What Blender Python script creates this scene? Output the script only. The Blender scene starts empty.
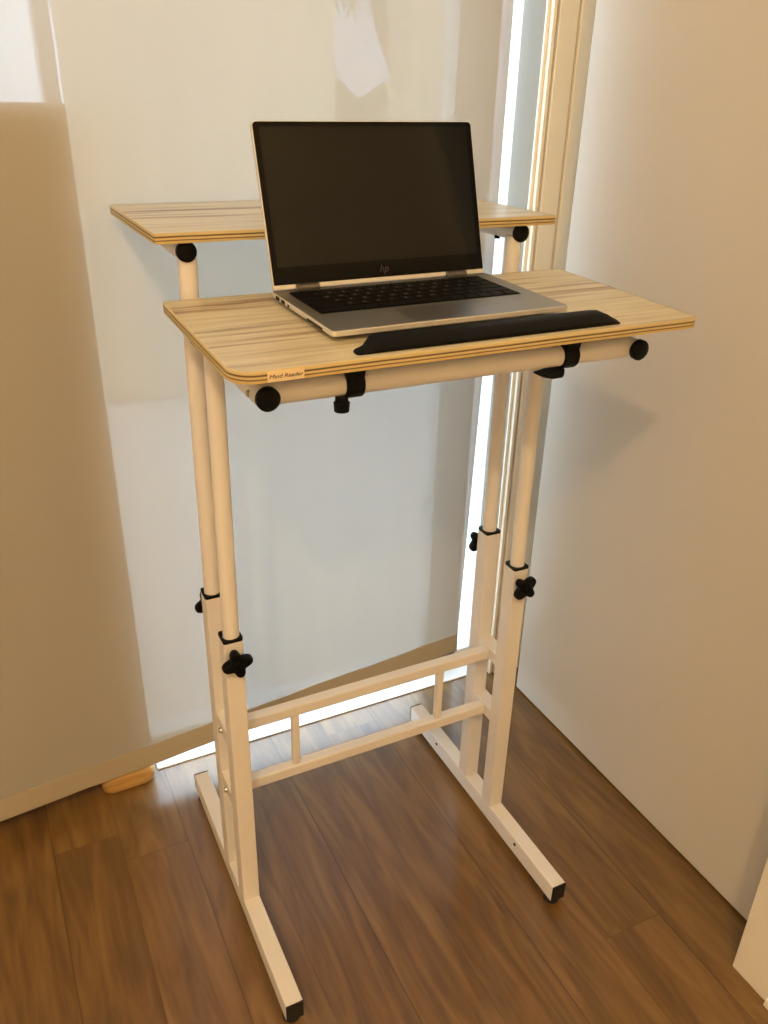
import bpy, bmesh, math, random
from mathutils import Vector, Matrix
random.seed(7)
R = math.radians
SC = bpy.context.scene
COL = SC.collection

# ------------------------------------------------------------------ camera
def cam_matrix(loc, pitch, yaw, roll):
    pi, ya, ro = R(pitch), R(yaw), R(roll)
    fw = Vector((math.cos(pi)*math.sin(-ya), math.cos(pi)*math.cos(ya), math.sin(pi)))
    r = fw.cross(Vector((0, 0, 1))).normalized(); u = r.cross(fw)
    r2 = r*math.cos(ro) + u*math.sin(ro); u2 = -r*math.sin(ro) + u*math.cos(ro)
    m = Matrix((r2, u2, -fw)).transposed().to_4x4(); m.translation = loc
    return m
cam = bpy.data.cameras.new('camera'); cam.sensor_fit = 'VERTICAL'; cam.sensor_height = 36
cam.lens = 831.63/1024*36; cam.clip_start = .02
co = bpy.data.objects.new('camera', cam); COL.objects.link(co); SC.camera = co
co.matrix_world = cam_matrix(Vector((-.5196, -1.0599, 1.3329)), -26.697, -26.902, 1.406)

# ------------------------------------------------------------------ light
SC.view_settings.view_transform = 'Standard'; SC.view_settings.look = 'None'
SC.view_settings.gamma = 1; SC.view_settings.use_curve_mapping = False
SC.view_settings.exposure = -0.40
W = bpy.data.worlds.new('overcast_sky'); SC.world = W; W.use_nodes = True
W.node_tree.nodes['Background'].inputs[0].default_value = (.66, .80, 1, 1)
W.node_tree.nodes['Background'].inputs[1].default_value = 12
def point(name, loc, power, color, rad):
    l = bpy.data.lights.new(name, 'POINT'); l.energy = power; l.color = color; l.shadow_soft_size = rad
    o = bpy.data.objects.new(name, l); o.location = loc; COL.objects.link(o); return o
point('ceiling_lamp_light', (-1.25, -2.10, 2.85), 121, (1, .73, .43), .042)
pl = bpy.data.lights.new('window_portal', 'AREA'); pl.shape = 'RECTANGLE'; pl.size = 2.0; pl.size_y = 2.15
pl.cycles.is_portal = True
po = bpy.data.objects.new('window_portal', pl); COL.objects.link(po)
po.location = (-.5, .56, 1.08); po.rotation_euler = (R(-90), 0, 0)

# ------------------------------------------------------------------ materials
def new_mat(name):
    m = bpy.data.materials.new(name); m.use_nodes = True
    return m, m.node_tree.nodes, m.node_tree.links, m.node_tree.nodes['Principled BSDF']
def plain(name, col, rough=.5, metal=0, bump=0, bscale=200, spec=.5):
    m, N, L, b = new_mat(name)
    b.inputs['Base Color'].default_value = (*col, 1); b.inputs['Roughness'].default_value = rough
    b.inputs['Metallic'].default_value = metal; b.inputs['Specular IOR Level'].default_value = spec
    t = N.new('ShaderNodeTexCoord'); n = N.new('ShaderNodeTexNoise'); n.inputs['Scale'].default_value = bscale
    L.new(t.outputs['Object'], n.inputs['Vector'])
    mr = N.new('ShaderNodeMapRange'); mr.inputs[3].default_value = rough*.9; mr.inputs[4].default_value = min(1, rough*1.1)
    L.new(n.outputs['Fac'], mr.inputs[0]); L.new(mr.outputs[0], b.inputs['Roughness'])
    if bump:
        bp = N.new('ShaderNodeBump'); bp.inputs['Strength'].default_value = bump; bp.inputs['Distance'].default_value = .001
        L.new(n.outputs['Fac'], bp.inputs['Height']); L.new(bp.outputs[0], b.inputs['Normal'])
    return m
def ramp(N, stops):
    r = N.new('ShaderNodeValToRGB'); e = r.color_ramp.elements
    while len(e) < len(stops): e.new(.5)
    for k, (p, c) in enumerate(stops): e[k].position = p; e[k].color = (*c, 1)
    return r
def math_(N, L, op, a, b=None, c=None):
    n = N.new('ShaderNodeMath'); n.operation = op
    for i, v in enumerate((a, b, c)):
        if v is None: continue
        if isinstance(v, (int, float)): n.inputs[i].default_value = v
        else: L.new(v, n.inputs[i])
    return n.outputs[0]

M = {}
M['paint'] = plain('white_powder_coat', (.82, .78, .74), .42, bump=.15, bscale=900)
M['trim'] = plain('cream_trim_paint', (.92, .86, .72), .4, bump=.05)
M['frame'] = plain('white_window_frame', (.82, .84, .84), .35)
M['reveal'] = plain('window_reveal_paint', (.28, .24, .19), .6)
M['wall'] = plain('warm_white_wall_paint', (.80, .74, .62), .9, bump=.3, bscale=300)
M['door'] = plain('white_door_laminate', (.64, .595, .515), .6, bump=.05, bscale=60)
M['black'] = plain('black_plastic', (.004, .004, .0045), .45, spec=.12)
M['rubber'] = plain('black_rubber', (.01, .01, .01), .6)
M['steel'] = plain('steel_bolt', (.45, .42, .38), .35, 1)
M['silver'] = plain('brushed_aluminium', (.72, .69, .63), .42, .4, bump=.05, bscale=1200)
M['deck'] = plain('aluminium_deck_shaded', (.33, .32, .29), .42, .9, bump=.05, bscale=1200)  # darker copy of the aluminium, shade of the top put into its colour
M['pad'] = plain('touchpad', (.30, .29, .28), .33, .9)
M['key'] = plain('black_key', (.004, .004, .0045), .55, spec=.11)
M['glassy'] = plain('black_screen_glass', (.003, .003, .003), .06, spec=.13)
M['display'] = plain('display_off', (.006, .006, .005), .10, spec=.27)
M['logo'] = plain('logo_silver', (.055, .055, .055), .4, .5)
M['legend'] = plain('key_legend', (.32, .31, .29), .5)
M['hinge'] = plain('dark_hinge_metal', (.16, .15, .14), .4, .8)
M['sticker'] = plain('cream_sticker', (.78, .62, .38), .5)
M['ink'] = plain('brown_ink', (.06, .04, .035), .6)
M['concrete'] = plain('pale_paving', (.6, .58, .54), .85, bump=.4, bscale=30)
M['render'] = plain('cream_render', (.62, .52, .38), .9, bump=.4, bscale=60)
M['greywall'] = plain('pale_backdrop_render', (.62, .6, .66), .9)
M['frond'] = plain('palm_leaf', (.12, .17, .06), .6)
M['trunk'] = plain('palm_trunk', (.25, .19, .13), .9, bump=1, bscale=20)
M['hedge'] = plain('hedge_leaf', (.25, .22, .12), .9, bump=1, bscale=15)

def mat_floor():
    m, N, L, b = new_mat('oak_plank_floor')
    t = N.new('ShaderNodeTexCoord'); s = N.new('ShaderNodeSeparateXYZ'); L.new(t.outputs['Object'], s.inputs[0])
    u = math_(N, L, 'DIVIDE', math_(N, L, 'ADD', s.outputs[0], .0735), .1222)
    idx = math_(N, L, 'FLOOR', u); fu = math_(N, L, 'FRACT', u)
    w = N.new('ShaderNodeTexWhiteNoise'); w.noise_dimensions = '1D'; L.new(idx, w.inputs['W'])
    off = math_(N, L, 'MULTIPLY', math_(N, L, 'POWER', math_(N, L, 'ABSOLUTE', math_(N, L, 'SUBTRACT', idx, 1.0)), 2.0), -.1173)
    v = math_(N, L, 'ADD', math_(N, L, 'DIVIDE', math_(N, L, 'ADD', s.outputs[1], -.32), 1.30), off)
    idv = math_(N, L, 'FLOOR', v); fv = math_(N, L, 'FRACT', v)
    cmb = N.new('ShaderNodeCombineXYZ'); L.new(idx, cmb.inputs[0]); L.new(idv, cmb.inputs[1])
    wn = N.new('ShaderNodeTexWhiteNoise'); wn.noise_dimensions = '3D'; L.new(cmb.outputs[0], wn.inputs['Vector'])
    g = N.new('ShaderNodeCombineXYZ')
    L.new(math_(N, L, 'ADD', math_(N, L, 'MULTIPLY', s.outputs[0], 15), math_(N, L, 'MULTIPLY', wn.outputs['Value'], 40)), g.inputs[0])
    L.new(math_(N, L, 'MULTIPLY', s.outputs[1], 2.3), g.inputs[1]); L.new(wn.outputs['Value'], g.inputs[2])
    n1 = N.new('ShaderNodeTexNoise'); n1.inputs['Scale'].default_value = 1.0; n1.inputs['Detail'].default_value = 5; n1.inputs['Distortion'].default_value = 2.2
    L.new(g.outputs[0], n1.inputs['Vector'])
    g2 = N.new('ShaderNodeVectorMath'); g2.operation = 'MULTIPLY'; g2.inputs[1].default_value = (7, 3, 1); L.new(g.outputs[0], g2.inputs[0])
    n2 = N.new('ShaderNodeTexNoise'); n2.inputs['Scale'].default_value = 1.0; n2.inputs['Detail'].default_value = 4
    L.new(g2.outputs[0], n2.inputs['Vector'])
    f = math_(N, L, 'ADD', math_(N, L, 'MULTIPLY', n1.outputs['Fac'], .75), math_(N, L, 'MULTIPLY', n2.outputs['Fac'], .25))
    f = math_(N, L, 'ADD', f, math_(N, L, 'MULTIPLY', math_(N, L, 'SUBTRACT', wn.outputs['Value'], .5), .10))
    rp = ramp(N, [(.26, (.085, .040, .011)), (.43, (.145, .073, .018)), (.57, (.20, .107, .028)), (.78, (.265, .152, .048))])
    L.new(f, rp.inputs[0])
    # joint lines
    e1 = math_(N, L, 'MINIMUM', fu, math_(N, L, 'SUBTRACT', 1, fu)); e1 = math_(N, L, 'MULTIPLY', e1, .1222)
    e2 = math_(N, L, 'MINIMUM', fv, math_(N, L, 'SUBTRACT', 1, fv)); e2 = math_(N, L, 'MULTIPLY', e2, 2.1)
    e = math_(N, L, 'MINIMUM', e1, e2)
    mr = N.new('ShaderNodeMapRange'); mr.inputs[1].default_value = .0004; mr.inputs[2].default_value = .0022
    mr.inputs[4].default_value = 1; L.new(e, mr.inputs[0])
    odd = math_(N, L, 'ABSOLUTE', math_(N, L, 'MODULO', math_(N, L, 'ROUND', u), 2))
    L.new(math_(N, L, 'MULTIPLY_ADD', odd, .25, .55), mr.inputs[3])
    mx = N.new('ShaderNodeVectorMath'); mx.operation = 'SCALE'; L.new(rp.outputs[0], mx.inputs[0]); L.new(mr.outputs[0], mx.inputs['Scale'])
    L.new(mx.outputs[0], b.inputs['Base Color'])
    b.inputs['Roughness'].default_value = .42; b.inputs['Specular IOR Level'].default_value = .5
    b.inputs['Coat Weight'].default_value = .6; b.inputs['Coat Roughness'].default_value = .24
    bp = N.new('ShaderNodeBump'); bp.inputs['Strength'].default_value = .25; bp.inputs['Distance'].default_value = .0008
    L.new(math_(N, L, 'ADD', mr.outputs[0], math_(N, L, 'MULTIPLY', n2.outputs['Fac'], .3)), bp.inputs['Height'])
    L.new(bp.outputs[0], b.inputs['Normal'])
    return m
M['floor'] = mat_floor()

def mat_laminate():
    m, N, L, b = new_mat('striped_wood_laminate')
    t = N.new('ShaderNodeTexCoord'); mp = N.new('ShaderNodeMapping'); mp.inputs['Scale'].default_value = (1.6, 40, 6)
    L.new(t.outputs['Object'], mp.inputs[0])
    n = N.new('ShaderNodeTexNoise'); n.inputs['Scale'].default_value = 1; n.inputs['Detail'].default_value = 4; n.inputs['Roughness'].default_value = .6
    L.new(mp.outputs[0], n.inputs['Vector'])
    rp = ramp(N, [(.30, (.20, .13, .09)), (.38, (.40, .28, .18)), (.43, (.57, .51, .35)), (.55, (.68, .62, .45)), (.61, (.54, .47, .33)), (.66, (.35, .28, .21)), (.70, (.60, .53, .37))])
    L.new(n.outputs['Fac'], rp.inputs[0]); L.new(rp.outputs[0], b.inputs['Base Color'])
    b.inputs['Roughness'].default_value = .38
    return m
M['laminate'] = mat_laminate()
def mat_edge():   # layered look: stripes that run round the board, by height in the board
    m, N, L, b = new_mat('layered_edge_band')
    t = N.new('ShaderNodeTexCoord'); s = N.new('ShaderNodeSeparateXYZ'); L.new(t.outputs['Object'], s.inputs[0])
    n = N.new('ShaderNodeTexNoise'); n.inputs['Scale'].default_value = 9; L.new(t.outputs['Object'], n.inputs['Vector'])
    z = math_(N, L, 'DIVIDE', math_(N, L, 'MULTIPLY', s.outputs[2], -1), .0127)
    z = math_(N, L, 'ADD', z, math_(N, L, 'MULTIPLY', math_(N, L, 'SUBTRACT', n.outputs['Fac'], .5), .12))
    y1, y2, d1 = (.62, .49, .24), (.56, .42, .17), (.13, .08, .03)
    rp = ramp(N, [(.0, y1), (.24, y1), (.30, d1), (.40, d1), (.46, y1), (.60, y1), (.65, (.17, .10, .035)), (.72, (.17, .10, .035)), (.77, y2), (1, y2)])
    L.new(z, rp.inputs[0]); L.new(rp.outputs[0], b.inputs['Base Color']); b.inputs['Roughness'].default_value = .4
    return m
M['edge'] = mat_edge()
def mat_fabric(name, col, trans, transl):
    m, N, L, b = new_mat(name); N.remove(b); out = N['Material Output']
    t = N.new('ShaderNodeTexCoord')
    mp = N.new('ShaderNodeMapping'); mp.inputs['Scale'].default_value = (7, 7, .8); L.new(t.outputs['Object'], mp.inputs[0])
    n = N.new('ShaderNodeTexNoise'); n.inputs['Scale'].default_value = 1.2; n.inputs['Detail'].default_value = 4; L.new(mp.outputs[0], n.inputs['Vector'])
    rp = ramp(N, [(.3, tuple(c*.95 for c in col)), (.7, col)]); L.new(n.outputs['Fac'], rp.inputs[0])
    d = N.new('ShaderNodeBsdfDiffuse'); tl = N.new('ShaderNodeBsdfTranslucent'); tr = N.new('ShaderNodeBsdfTransparent')
    L.new(rp.outputs[0], d.inputs[0]); L.new(rp.outputs[0], tl.inputs[0])
    w = N.new('ShaderNodeTexNoise'); w.inputs['Scale'].default_value = 900; L.new(t.outputs['Object'], w.inputs['Vector'])
    bp = N.new('ShaderNodeBump'); bp.inputs['Strength'].default_value = .2; bp.inputs['Distance'].default_value = .0005
    L.new(w.outputs['Fac'], bp.inputs['Height']); L.new(bp.outputs[0], d.inputs['Normal'])
    a = N.new('ShaderNodeMixShader'); a.inputs[0].default_value = transl; L.new(d.outputs[0], a.inputs[1]); L.new(tl.outputs[0], a.inputs[2])
    c = N.new('ShaderNodeMixShader'); c.inputs[0].default_value = trans; L.new(a.outputs[0], c.inputs[1]); L.new(tr.outputs[0], c.inputs[2])
    L.new(c.outputs[0], out.inputs[0])
    return m
M['fabric'] = mat_fabric('cream_sheer_blind_fabric', (.49, .465, .41), .052, .108)
M['hem'] = mat_fabric('blind_hem_fabric', (.56, .48, .35), 0.0, .16)
def mat_pane():
    m, N, L, b = new_mat('window_glass'); N.remove(b); out = N['Material Output']
    tr = N.new('ShaderNodeBsdfTransparent'); tr.inputs[0].default_value = (.94, .97, .96, 1)
    g = N.new('ShaderNodeBsdfGlossy'); g.inputs['Roughness'].default_value = .01
    f = N.new('ShaderNodeFresnel'); f.inputs[0].default_value = 1.45
    geo = N.new('ShaderNodeNewGeometry'); k = math_(N, L, 'MULTIPLY', f.outputs[0], math_(N, L, 'SUBTRACT', 1, geo.outputs['Backfacing']))
    a = N.new('ShaderNodeMixShader'); L.new(k, a.inputs[0]); L.new(tr.outputs[0], a.inputs[1]); L.new(g.outputs[0], a.inputs[2])
    L.new(a.outputs[0], out.inputs[0]); return m
M['pane'] = mat_pane()
def mat_pine():
    m, N, L, b = new_mat('golden_pine')
    t = N.new('ShaderNodeTexCoord'); mp = N.new('ShaderNodeMapping'); mp.inputs['Scale'].default_value = (3, 14, 40); L.new(t.outputs['Object'], mp.inputs[0])
    n = N.new('ShaderNodeTexNoise'); n.inputs['Scale'].default_value = 1.5; n.inputs['Detail'].default_value = 4; n.inputs['Distortion'].default_value = .8; L.new(mp.outputs[0], n.inputs['Vector'])
    rp = ramp(N, [(.3, (.38, .19, .05)), (.5, (.62, .36, .11)), (.7, (.72, .47, .18))]); L.new(n.outputs['Fac'], rp.inputs[0]); L.new(rp.outputs[0], b.inputs['Base Color'])
    b.inputs['Roughness'].default_value = .5; return m
M['pine'] = mat_pine()

# ------------------------------------------------------------------ helpers
class MB:
    def __init__(s): s.b = bmesh.new()
    def box(s, x0, x1, y0, y1, z0, z1):
        v = [s.b.verts.new(p) for p in ((x0,y0,z0),(x1,y0,z0),(x1,y1,z0),(x0,y1,z0),(x0,y0,z1),(x1,y0,z1),(x1,y1,z1),(x0,y1,z1))]
        for f in ((3,2,1,0),(4,5,6,7),(0,1,5,4),(1,2,6,5),(2,3,7,6),(3,0,4,7)): s.b.faces.new([v[i] for i in f])
        return s
    def loft(s, rings, cap=True):
        R_ = [[s.b.verts.new(p) for p in r] for r in rings]
        n = len(R_[0])
        for a, b_ in zip(R_, R_[1:]):
            for i in range(n): s.b.faces.new((a[i], a[(i+1) % n], b_[(i+1) % n], b_[i]))
        if cap: s.b.faces.new(R_[0][::-1]); s.b.faces.new(R_[-1])
        return s
    def tube(s, p, q, r, n=28, r2=None, dome=0):
        p, q = Vector(p), Vector(q); d = (q-p).normalized(); a = d.orthogonal().normalized(); c = d.cross(a)
        ring = lambda o, rr: [o + (a*math.cos(2*math.pi*i/n) + c*math.sin(2*math.pi*i/n))*rr for i in range(n)]
        rs = [ring(p, r), ring(q, r2 if r2 is not None else r)]
        if dome:
            for k in (.35, .7, .92): rs.append(ring(q + d*dome*math.sin(k*math.pi/2), r*math.cos(k*math.pi/2)))
        s.loft(rs); return s
    def prism(s, poly, axis, a, b_):   # polygon in the two other axes, extruded along axis
        def P(u, v, w): return {'x': (w, u, v), 'y': (u, w, v), 'z': (u, v, w)}[axis]
        s.loft([[P(u, v, a) for u, v in poly], [P(u, v, b_) for u, v in poly]]); return s
    def build(s, name, mat, parent=None, bevel=0, smooth=True, seg=2, loc=None, rot=None):
        bmesh.ops.recalc_face_normals(s.b, faces=s.b.faces)
        me = bpy.data.meshes.new(name); s.b.to_mesh(me); s.b.free()
        for m in (mat if isinstance(mat, (list, tuple)) else [mat]): me.materials.append(m)
        o = bpy.data.objects.new(name, me); COL.objects.link(o); o.parent = parent
        if loc: o.location = loc
        if rot: o.rotation_euler = rot
        if smooth:
            for p in me.polygons: p.use_smooth = True
            me.set_sharp_from_angle(angle=R(32))
        if bevel:
            b = o.modifiers.new('bevel', 'BEVEL'); b.width = bevel; b.segments = seg; b.limit_method = 'ANGLE'; b.angle_limit = R(40); b.harden_normals = True
        return o
def structure(o, label=None):
    o['kind'] = 'structure'
    if label: o['label'] = label
    return o
def thing(name, label, cat, loc=(0, 0, 0), rot=(0, 0, 0), group=None):
    o = bpy.data.objects.new(name, None); COL.objects.link(o); o.location = loc; o.rotation_euler = rot; o.empty_display_size = .05
    o['label'] = label; o['category'] = cat
    if group: o['group'] = group
    return o
def rrect(x0, x1, y0, y1, rad, n=8):
    pts = []
    for cx, cy, a0, r in ((x1-rad[0], y1-rad[0], 0, rad[0]), (x0+rad[1], y1-rad[1], 90, rad[1]), (x0+rad[2], y0+rad[2], 180, rad[2]), (x1-rad[3], y0+rad[3], 270, rad[3])):
        for i in range(n+1):
            a = R(a0 + 90*i/n); pts.append((cx+r*math.cos(a), cy+r*math.sin(a)))
    return pts
def text_into(mb, txt, size, mat4, mat_index, shear=0.0, depth=.0002):
    c = bpy.data.curves.new('lettering', 'FONT'); c.body = txt; c.size = size; c.shear = shear; c.extrude = depth
    c.align_x = 'CENTER'; c.align_y = 'CENTER'
    o = bpy.data.objects.new('lettering', c); COL.objects.link(o)
    bpy.context.view_layer.update()
    me = bpy.data.meshes.new_from_object(o.evaluated_get(bpy.context.evaluated_depsgraph_get()))
    me.transform(mat4)
    n0 = len(mb.b.faces); mb.b.from_mesh(me); mb.b.faces.ensure_lookup_table()
    for f in mb.b.faces[n0:]: f.material_index = mat_index
    bpy.data.objects.remove(o); bpy.data.curves.remove(c); bpy.data.meshes.remove(me)

# ------------------------------------------------------------------ the room
WY = .372                                   # inner face of the window wall
structure(MB().box(-2.3, .75, -3.4, .50, -.10, 0).build('floor', M['floor'], smooth=False), 'brown oak plank floor')
structure(MB().box(-2.3, .75, -3.4, .50, 3.05, 3.15).build('ceiling', M['wall'], smooth=False))
structure(MB().box(-2.3, -2.2, -3.4, .50, 0, 3.05).build('wall_left', M['wall'], smooth=False))
structure(MB().box(-2.2, .65, -3.4, -3.3, 0, 3.05).build('wall_front', M['wall'], smooth=False))
wb = MB(); wb.box(-2.2, -1.55, WY, .50, 0, 3.05); wb.box(-1.55, .516, WY, .50, 2.16, 3.05); wb.box(.516, .75, WY, .50, 0, 3.05)
structure(wb.build('wall_back', M['wall'], smooth=False))
wr = MB(); wr.box(.475, .70, -3.3, -.575, 0, 3.05); wr.box(.64, .75, -.575, WY, 0, 3.05); wr.box(.50, .64, -.575, WY, 2.10, 3.05)
structure(wr.build('wall_right', M['wall'], smooth=False))
# sliding white door in the right wall
dr = structure(MB().box(.545, .583, -.62+.06, .280, .008, 2.08).build('door_1', M['door'], bevel=.0015), 'flat white door leaf in the right wall')
structure(MB().box(.552, .60, -.56, .27, 0, .0065).build('door_gap_shade', M['black'], smooth=False), 'dark strip standing in for the shaded gap under the white door')  # black strip in place of the shade in the gap below the door
# casing of the window, at the right of the blind
t2 = MB()
t2.box(.5085, .516, WY-.004, WY+.002, 0, 2.25)
t2.box(.516, .524, WY-.0135, WY, 0, 2.25)
t2.box(.528, .570, WY-.017, WY, 0, 2.25)
t2.box(.573, .638, WY-.022, WY, 0, 2.25)
structure(t2.build('trim_2', M['trim'], bevel=.0015), 'cream moulded casing at the right of the window')
# casing at the near edge of the door
t3 = MB(); t3.box(.458, .475, -.575, -.504, 0, 2.2); t3.box(.475, .63, -.575, -.508, 0, 2.2)
structure(t3.build('trim_3', M['trim'], bevel=.002), 'cream door casing at the lower right')
structure(MB().prism([(.475, 0), (.451, 0), (.451, .014), (.458, .021), (.475, .023)], 'y', -3.3, -.577).build('baseboard_right', M['trim'], smooth=False))

# window: frame, mullion, panes
WF = .455
f = MB(); f.box(.372, .462, WF-.012, WF+.04, .015, 2.16); f.box(.508, .5158, WF-.012, WF+.04, .015, 2.16); f.box(-.356, -.332, WF-.012, WF+.04, .015, 2.16); f.box(-1.55, -1.49, WF-.012, WF+.04, .015, 2.16)
f.box(-1.55, .5158, WF-.012, WF+.04, 2.09, 2.16); f.box(-1.55, .5158, WF-.012, WF+.04, .012, .035)
win = structure(f.build('window_1', M['frame'], bevel=.002), 'white framed floor-length window behind the blind')
for a, b in ((-.332, .372), (.462, .508), (-1.49, -.356)):
    MB().box(a, b, WF+.01, WF+.016, .035, 2.09).build('pane', M['pane'], win, smooth=False)
th = MB(); th.box(-.33, .512, .376, .499, 0, .004); th.box(-.33, .512, .418, .424, .004, .012)
structure(th.build('trim_4', M['frame'], bevel=.001), 'white sill track along the floor under the blind')
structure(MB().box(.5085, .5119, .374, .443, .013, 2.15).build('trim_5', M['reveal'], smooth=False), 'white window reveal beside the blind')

# outside
structure(MB().box(-6, 12, .50, 16, -.20, -.06).build('ground_terrace', M['concrete'], smooth=False), 'pale paved terrace outside')
gw = thing('added_garden_wall', 'cream garden wall added to dim the blind, left of the palm', 'wall', (.63, 3.1, -.06))  # added wall, keeps bright sky from showing through most of the blind
MB().box(-.61, .60, -.1, .1, 0, 2.05).build('wall_body', M['render'], gw, bevel=.01)
MB().box(-.64, .63, -.13, .13, 2.05, 2.11).build('coping', M['concrete'], gw, bevel=.01)
gw2 = thing('added_garden_wall', 'cream garden wall added to dim the blind, right of the palm', 'wall', (3.0, 3.1, -.06))  # second added wall, dims the blind right of the palm gap
MB().box(-1.40, -.86, -.1, .1, 0, 2.05).build('wall_body', M['render'], gw2, bevel=.01)
MB().box(-1.43, -.83, -.13, .13, 2.05, 2.11).build('coping', M['concrete'], gw2, bevel=.01)
bd = thing('backdrop', 'pale plain building put in beyond the palm to hide the bright sky', 'backdrop', (5.5, 14, -.06))  # added block, blocks the sky so the palm gap stays dim
MB().box(-3.5, 4, 0, 1.5, 0, 5).build('wall_body', M['greywall'], bd)
MB().box(-3.7, 4.2, -.2, 1.6, 5, 5.2).build('roof', M['concrete'], bd)
hd = MB()
ring = []
for k in range(25):
    x = 2.6 + k*.1
    h = 1.52 + .12*math.sin(k*.7) - .03*k*.3
    ring.append([(x, 8.8, -.06), (x, 8.8, h*.8), (x, 9.0, h), (x, 9.3, h), (x, 9.5, h*.8), (x, 9.5, -.06)])
hd.loft(ring)
h = hd.build('hedge', M['hedge']); h['label'] = 'low clipped hedge under the palm, faint through the blind'; h['category'] = 'hedge'
pt = thing('palm_tree', 'palm tree with drooping fronds, faint through the blind at the top', 'tree', (3.92, 8.2, .12))
rings = []
for k in range(15):
    t = k/14; cx_, zz = 1.1*(1-t)**1.2, -.05+2.2*t; rr = .12-.045*t
    rings.append([(cx_+rr*math.cos(R(24*q)), rr*math.sin(R(24*q)), zz) for q in range(15)])
MB().loft(rings).build('trunk', M['trunk'], pt)
for k in range(15):
    a = k*2*math.pi/15*1.0 + .2; up = .35 if k % 2 else .2; Lf = .85
    mb = MB(); prev = []
    for j in range(13):
        t = j/12; rr = Lf*t; zz = 2.17 + up*math.sin(t*2.2) - .45*t*t
        prev.append(Vector((rr*math.cos(a), rr*math.sin(a), zz)))
    for j in range(12):
        mb.tube(prev[j], prev[j+1], .010*(1-j/14), 5)
    side = Vector((-math.sin(a), math.cos(a), 0))
    for j in range(2, 12):
        for sg in (-1, 1):
            p = prev[j]; q = p + side*sg*.20*math.sin(math.pi*(.15+j/15)) + (prev[j]-prev[j-1])*1.2 + Vector((0, 0, -.07))
            mb.tube(p, q, .022, 4, .005)
    mb.build('frond', M['frond'], pt)

# wooden cabinet between blind and window
cb = thing('wooden_cabinet', 'golden wooden cabinet hidden behind the blind, its foot showing below the hem', 'cabinet', (-.60, .40, 0))
MB().box(-.46, .2625, -.042, .030, .045, 1.31).build('body', M['pine'], cb, bevel=.004)
for x in (.215, -.40):
    MB().loft([[(a, b, z) for a, b in rrect(x-.062-g, x+.044+g, -.056-g, .03+g, (.018,)*4, 5)] for z, g in ((0, -.004), (.006, 0), (.028, .003), (.042, -.002), (.045, -.006))]).build('foot', M['pine'], cb)
MB().box(-.36, .155, .002, .016, .004, .046).build('plinth', M['pine'], cb)

# roller blind
BX0, BX1 = -1.30, .420
def by(x, z):                                   # it hangs free and swings a little towards the room at its left foot
    yb = .374 - (.42-x)*.052
    return yb + (.345-yb)*min(1, max(0, (z-.1)/.9)) + .0012*math.sin(x*23) + .0008*math.sin(x*61+z*2)
def hz(x): return .092 - (.42-x)*.0435
bl = thing('roller_blind', 'cream translucent roller blind covering the window behind the desk', 'blind', (BX0, .36, 0))
off = Vector((BX0, .36, 0))
mb = MB(); nx, nz = 90, 40; g = []
for i in range(nx+1):
    x = BX0 + (BX1-BX0)*i/nx; row = []
    for j in range(nz+1):
        z0 = hz(x)+.052; z = z0 + (2.12-z0)*j/nz
        row.append(mb.b.verts.new(Vector((x, by(x, z), z))-off))
    g.append(row)
for i in range(nx):
    for j in range(nz): mb.b.faces.new((g[i][j], g[i+1][j], g[i+1][j+1], g[i][j+1]))
mb.build('fabric', M['fabric'], bl)
mb = MB(); rings = []
for i in range(41):
    x = BX0 + (BX1-BX0)*i/40; z = hz(x); y = by(x, .09)
    rings.append([Vector(p)-off for p in ((x, y-.0025, z+.003), (x, y, z), (x, y+.0025, z+.003), (x, y+.002, z+.053), (x, y-.002, z+.053))])
mb.loft(rings).build('hem_bar', M['hem'], bl)
MB().tube(Vector((BX0, .365, 2.13))-off, Vector((BX1, .365, 2.13))-off, .022).build('roller', M['frame'], bl)
for x in (BX0-.008, BX1+.003):
    MB().box(x-BX0, x-BX0+.005, -.03, .03, 2.10, 2.158).build('bracket', M['frame'], bl)

# ------------------------------------------------------------------ standing desk
D = thing('standing_desk', 'white metal sit-stand desk with two striped wooden shelves, in front of the blind', 'desk')
A, w2, d2 = .257, .0146, .0153
YP, YQ, HF, HR = -.0457, .0457, .6032, .628
ZB = (.394, .2625)
def knob(parent, x, y, z, sgn, rot):
    mb = MB(); n = 64; rings = []
    for dy, k in ((0, .90), (.002, .98), (.005, 1), (.010, 1), (.0135, .96), (.015, .86)):
        r_ = []
        for i in range(n):
            a = 2*math.pi*i/n; rr = (.0187 + .0052*math.cos(4*(a-rot)))*k
            r_.append((x+rr*math.cos(a), y+sgn*(.007+dy), z+rr*math.sin(a)))
        rings.append(r_)
    mb.loft(rings); mb.tube((x, y, z), (x, y+sgn*.008, z), .008, 20)
    mb.tube((x, y+sgn*.021, z), (x, y+sgn*.0245, z), .009, 24, .007)
    return mb.build('adjustment_knob', M['black'], parent, bevel=.0008)
def sq_ring(x, y, z0, z1, ow, od, r):
    """square outside, round hole for the tube"""
    mb = MB(); n = 32; outer, inner = [], []
    for i in range(n):
        a = 2*math.pi*(i+.5)/n; c, s_ = math.cos(a), math.sin(a); k = min(ow/abs(c), od/abs(s_))
        outer.append((x+c*k, y+s_*k)); inner.append((x+c*r, y+s_*r))
    V = [[mb.b.verts.new((p[0], p[1], z)) for p in ring_] for ring_, z in ((outer, z0), (outer, z1), (inner, z1), (inner, z0))]
    for k in range(4):
        a_, b_ = V[k], V[(k+1) % 4]
        for i in range(n): mb.b.faces.new((a_[i], a_[(i+1) % n], b_[(i+1) % n], b_[i]))
    return mb
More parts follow.
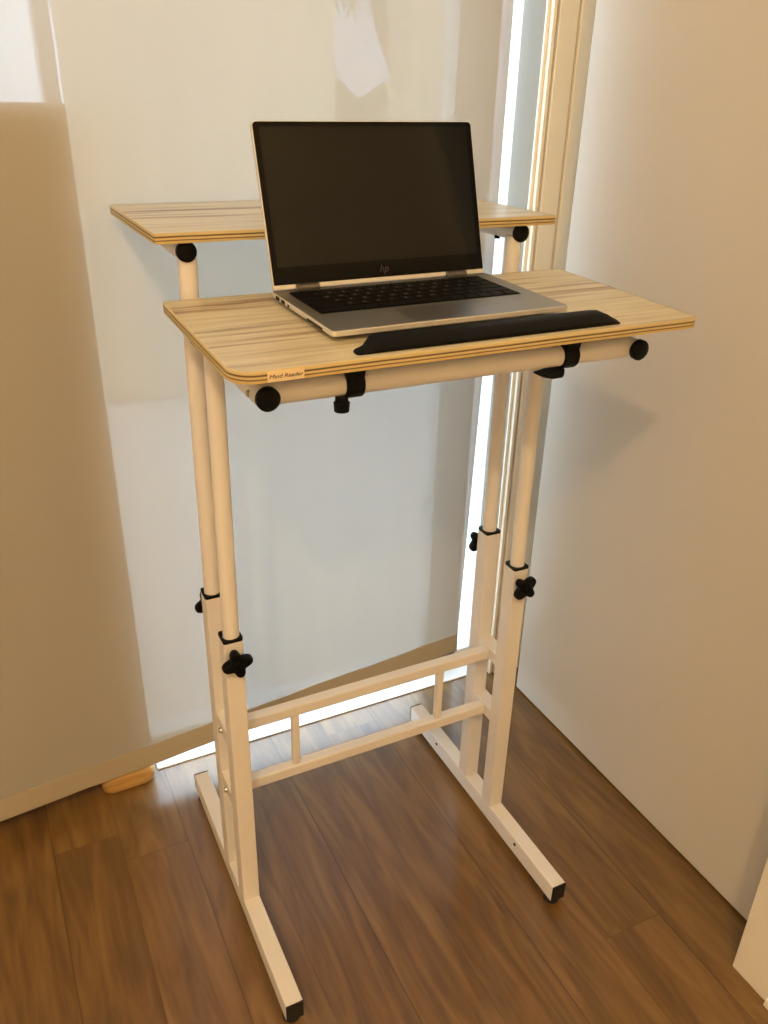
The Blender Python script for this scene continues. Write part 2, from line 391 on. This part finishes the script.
for s in (-1, 1):
    x = s*A
    # foot
    fb = MB().box(x-w2, x+w2, -.272, .277, .0135, .05).build('foot_bar', M['paint'], D, bevel=.002)
    for e, sg in ((-.2745, -1), (.2795, 1)):
        MB().box(x-w2, x+w2, min(e, e-sg*.0025), max(e, e-sg*.0025), .013, .0502).build('end_cap', M['rubber'], fb, bevel=.0012)
    for yy in (-.256, .255):
        MB().tube((x, yy, .0), (x, yy, .0135), .0155, 24, .013).build('leveling_foot', M['rubber'], fb, bevel=.001)
    for yy in (-.153, .154):
        MB().tube((x-s*(w2-.001), yy, .039), (x-s*(w2+.0012), yy, .039), .0032, 16).build('bolt', M['black'], fb)
    for yy, hh, back in ((YP, HF, False), (YQ, HR, True)):
        po_ = MB().box(x-w2, x+w2, yy-d2, yy+d2, .049, hh).build('lower_post', M['paint'], D, bevel=.002)
        col = sq_ring(x, yy, hh-.0005, hh+.0035, w2+.0007, d2+.0007, .0127)
        c = col.build('collar', M['black'], po_, smooth=False)
        if back: knob(po_, x, yy+d2, .592, 1, .35 if s < 0 else .72)
        else: knob(po_, x, yy-d2, .574, -1, .20 if s < 0 else .75)
    MB().tube((x+.0008, YP, HF-.05), (s*.2530+.0005, YP, 1.047), .0124, 32).build('upper_tube', M['paint'], D)
    MB().tube((x, YQ, HR-.05), (s*.2535, YQ, 1.143), .0124, 32).build('upper_tube', M['paint'], D)
    for z in ZB:
        rg = MB().box(x-w2+.001, x+w2-.001, YP+d2-.001, YQ-d2+.001, z-.0125, z+.0125).build('side_rung', M['paint'], D, bevel=.0015)
        MB().tube((x+s*(w2-.002), .003, z-.004), (x+s*(w2+.003), .003, z-.004), .0055, 20, .0045).build('bolt', M['steel'], rg)
    # arms under the shelves
    xa = s*.2530 - .0007
    ar = MB().tube((xa, -.258, 1.0425), (xa+s*.002, .0, 1.0445), .0130, 32).build('support_arm', M['paint'], D)
    MB().tube((xa, -.256, 1.043), (xa, -.262, 1.0428), .0134, 32, dome=.004).build('end_cap', M['black'], ar)
    MB().tube((xa+s*.002, -.001, 1.0445), (xa+s*.002, .003, 1.0445), .0134, 32).build('end_cap', M['black'], ar)
    MB().tube((xa+s*.0115, -.234, 1.043), (xa+s*.0150, -.234, 1.043), .0045, 20, .0035).build('bolt', M['steel'], ar)
    ar = MB().tube((x, .034, 1.1475), (x, .295, 1.1475), .0126, 32).build('support_arm', M['paint'], D)
    MB().tube((x, .036, 1.1475), (x, .030, 1.1475), .0132, 32, dome=.004).build('end_cap', M['black'], ar)
    MB().tube((x, .294, 1.1475), (x, .298, 1.1475), .0138, 32).build('end_cap', M['black'], ar)
    for yy in (.09, .24):
        MB().tube((x-s*.004, yy, 1.137), (x-s*.004, yy, 1.132), .0045, 14).build('bolt', M['black'], ar)
for z in ZB:
    MB().box(-A+w2-.001, A-w2+.001, -.0100, .0100, z-.0105, z+.0105).build('cross_bar', M['paint'], D, bevel=.0025)
for x in (-.144, .142):
    MB().box(x-.007, x+.007, -.006, .006, ZB[1]+.0095, ZB[0]-.0095).build('spindle', M['paint'], D, bevel=.003)
# tilt tube and its clamps
MB().tube((-.2475, -.240, 1.0425), (.2475, -.240, 1.0425), .0133, 36).build('tilt_tube', M['paint'], D)
for x, lever in ((-.149, False), (.1485, True)):
    mb = MB(); n = 28; prof = []
    for i in range(n+1):
        a = R(-215 + 250*i/n); prof.append((-.240+.0168*math.cos(a), 1.0425+.0168*math.sin(a)))
    prof = [(-.2600, 1.0725)] + prof + [(-.2205, 1.073)]
    mb.prism(prof, 'x', x-.011, x+.011)
    cl = mb.build('clamp', M['black'], D, bevel=.0015)
    if lever:
        MB().prism([(x-.046, 1.0235), (x-.038, 1.0200), (x-.024, 1.0165), (x-.010, 1.0165), (x-.007, 1.019), (x-.007, 1.029), (x-.03, 1.0265)], 'y', -.253, -.233).build('clamp_lever', M['black'], cl, bevel=.003)
    else:
        MB().tube((x-.015, -.248, 1.031), (x-.015, -.248, 1.023), .0075, 20).tube((x-.015, -.248, 1.0245), (x-.015, -.248, 1.0130), .0094, 28, .0086).build('clamp_knob', M['black'], cl, bevel=.001)
# shelves
TILT = R(1.85); TH = .0127
def shelf(name, x0, x1, y0, y1, rads, loc, rot):
    o = MB().prism(rrect(x0, x1, y0, y1, rads), 'z', -TH, 0).build(name, M['laminate'], D, loc=loc, rot=rot)
    out = rrect(x0-.0012, x1+.0012, y0-.0012, y1+.0012, tuple(r+.0012 for r in rads))
    inn = rrect(x0+.0001, x1-.0001, y0+.0001, y1-.0001, tuple(rads))
    mb = MB(); n = len(out)
    V = [[mb.b.verts.new((p[0], p[1], z)) for p in ring_] for ring_, z in ((inn, -TH), (out, -TH+.0004), (out, -.0006), (inn, .0003))]
    for a_, b_ in zip(V, V[1:]):
        for i in range(n): mb.b.faces.new((a_[i], a_[(i+1) % n], b_[(i+1) % n], b_[i]))
    mb.build('edge_band', M['edge'], o)
    return o
ks = shelf('keyboard_shelf', -.2975, .3185, -.2965, 0, (.006, .006, .026, .013), (0, .0091, 1.0935), (TILT, R(-.25), 0))
ms = shelf('monitor_shelf', -.2985, .3055, 0, .3040, (.006, .006, .002, .002), (0, .0155, 1.1734), (0, 0, 0))
mb = MB(); mb.box(-.263, -.2235, -.2983, -.2976, -.0120, -.0008)
text_into(mb, 'Mind Reader', .0056, Matrix.Translation((-.2433, -.2984, -.0066)) @ Matrix.Rotation(R(90), 4, 'X') @ Matrix.Diagonal((1.25, 1, 1, 1)), 1, shear=.22)
st = mb.build('label_sticker', [M['sticker'], M['ink']], ks, smooth=False); st['label'] = 'cream label with small dark lettering'
# stop bar at the front of the lower shelf
mb = MB(); rings = []
for x, h_, yf_, yr_ in ((-.158, .003, -.283, -.274), (-.155, .0042, -.2855, -.271), (-.144, .0055, -.2855, -.266), (-.128, .0112, -.2855, -.249), (-.122, .0118, -.2855, -.247), (.174, .0118, -.2855, -.247), (.186, .0108, -.2855, -.247), (.196, .0050, -.2855, -.252), (.1995, .0040, -.284, -.256)):
    rings.append([(x, yf_, .0003), (x, yf_, h_*.42), (x, yf_+(yr_-yf_)*.30, h_*.97), (x, yf_+(yr_-yf_)*.85, h_), (x, yr_, h_*.8), (x, yr_, .0003)])
mb.loft(rings).build('stop_bar', M['key'], ks, bevel=.0005)

# ------------------------------------------------------------------ laptop
def shelf_pt(x, y):  # a point on the lower shelf's top
    return Vector((x, y, 1.0933 - (.0091-y)*math.tan(TILT)))
LT = thing('laptop', 'open silver laptop with a dark screen on the lower shelf', 'laptop', shelf_pt(-.0080, -.1310) + Vector((0, 0, .0004)), (TILT, R(-.25), R(.9)))
hw, hd_ = .1595, .0985
HR_, FY = .1655, -.0945
bs = MB().loft([[(a, b, z) for a, b in rrect(-hw+g, HR_-g, FY+g, hd_-g, (.005,)*4, 6)] for z, g in ((.0018, .020), (.0056, .0055), (.0068, .0008), (.0074, 0), (.0126, 0), (.0133, .0006))]).build('base', [M['silver'], M['deck']], LT)
for p in bs.data.polygons:
    if p.normal.z > .95: p.material_index = 1  # top faces take the darker copy, so the edges look lit
for x in (-.12, .12):
    for y in (-.055, .075):
        MB().tube((x, y, 0), (x, y, .0025), .006, 16).build('rubber_foot', M['rubber'], bs)
for y0, y1, z0, z1 in ((.069, .080, .0076, .0118), (.050, .061, .0076, .0118), (.036, .040, .0072, .0105)):
    MB().box(-hw-.0006, -hw+.002, y0, y1, z0, z1).build('port', M['black'], bs)
MB().box(-hw-.0006, -hw+.002, -.066, -.022, .0078, .0098).build('card_slot', M['black'], bs)
MB().prism(rrect(-.052, .058, -.0905, -.034, (.003,)*4, 4), 'z', .0130, .0135).build('touchpad', M['pad'], LT)
MB().box(.118, .128, -.052, -.042, .0131, .0136).build('fingerprint_reader', M['pad'], LT, bevel=.0002)
kb = MB().prism(rrect(-.143, .143, -.024, .082, (.003,)*4, 4), 'z', .0130, .01345).build('keyboard', M['black'], LT)
rows = [(.0700, .0815, [1]*14), (.0520, .0685, [1]*13+[1.6]), (.0340, .0505, [1.4]+[1]*12+[1.2]), (.0160, .0325, [1.7]+[1]*11+[1.9]),
        (-.0020, .0145, [2.2]+[1]*10+[2.4]), (-.0215, -.0035, [1.1, 1, 1, 1.1, 5.2, 1.1, 1, 1.05, 1.05, 1.05])]
legends = ['', '1234567890-=', 'QWERTYUIOP[]', 'ASDFGHJKL;', 'ZXCVBNM,./', '']
for (y0, y1, ws), leg in zip(rows, legends):
    tot = sum(ws); u = .2830/tot; x = -.1415
    for ki, k in enumerate(ws):
        kmb = MB().box(x+.0011, x+u*k-.0011, y0+.0003, y1-.0003, .0134, .0146)
        if 0 < ki <= len(leg):
            text_into(kmb, leg[ki-1], .0062, Matrix.Translation((x+u*k*.42, (y0+y1)/2+.001, .0147)), 1, depth=.00005)
        kmb.build('key', [M['key'], M['legend']], kb, smooth=False); x += u*k
# lid
LEAN = R(18.5)
def lid_pt(x, h, d):   # h up the lid, d in front of its glass
    return Vector((x, .092 + h*math.sin(LEAN) - d*math.cos(LEAN), .0175 + h*math.cos(LEAN) + d*math.sin(LEAN)))
LM = Matrix.Translation(Vector((0, .092, .0175))) @ Matrix.Rotation(math.pi/2-LEAN, 4, 'X')   # local x, y=h, z towards viewer
def lid_part(name, poly, z0, z1, mat, parent, **k):
    o = MB().prism(poly, 'z', z0, z1)
    for v in o.b.verts: v.co = LM @ v.co
    return o.build(name, mat, parent, **k)
lw = .1583
lid = lid_part('lid', rrect(-lw, lw, -.002,   .1995, (.006, .006, .002, .002), 6), -.0055, 0, M['silver'], LT, bevel=.0006)
sg = lid_part('screen_glass', rrect(-lw+.0012, lw-.0012, .0035, .1984, (.005, .005, .001, .001), 6), -.0002, .0008, M['glassy'], lid)
lid_part('display', rrect(-.1495, .1495, .0250, .1925, (.0005,)*4, 1), .0002, .00095, M['display'], lid)
for x in (-.112, .112):
    a_, b_ = lid_pt(x-.016, -.0015, -.001), lid_pt(x+.016, -.0015, -.001)
    MB().tube(a_, b_, .0050, 20).build('hinge', M['hinge'], lid)
cmb = MB().tube((0, 0, 0), (0, 0, .0003), .0014, 14)
for v in cmb.b.verts: v.co = LM @ (v.co + Vector((0, .1955, .0007)))
cmb.build('webcam', M['display'], lid)
mb = MB(); text_into(mb, 'hp', .0135, LM @ Matrix.Translation((0, .0140, .0010)), 0, shear=.3, depth=.0001)
mb.build('logo', M['logo'], lid, smooth=False)
bpy.context.view_layer.update()
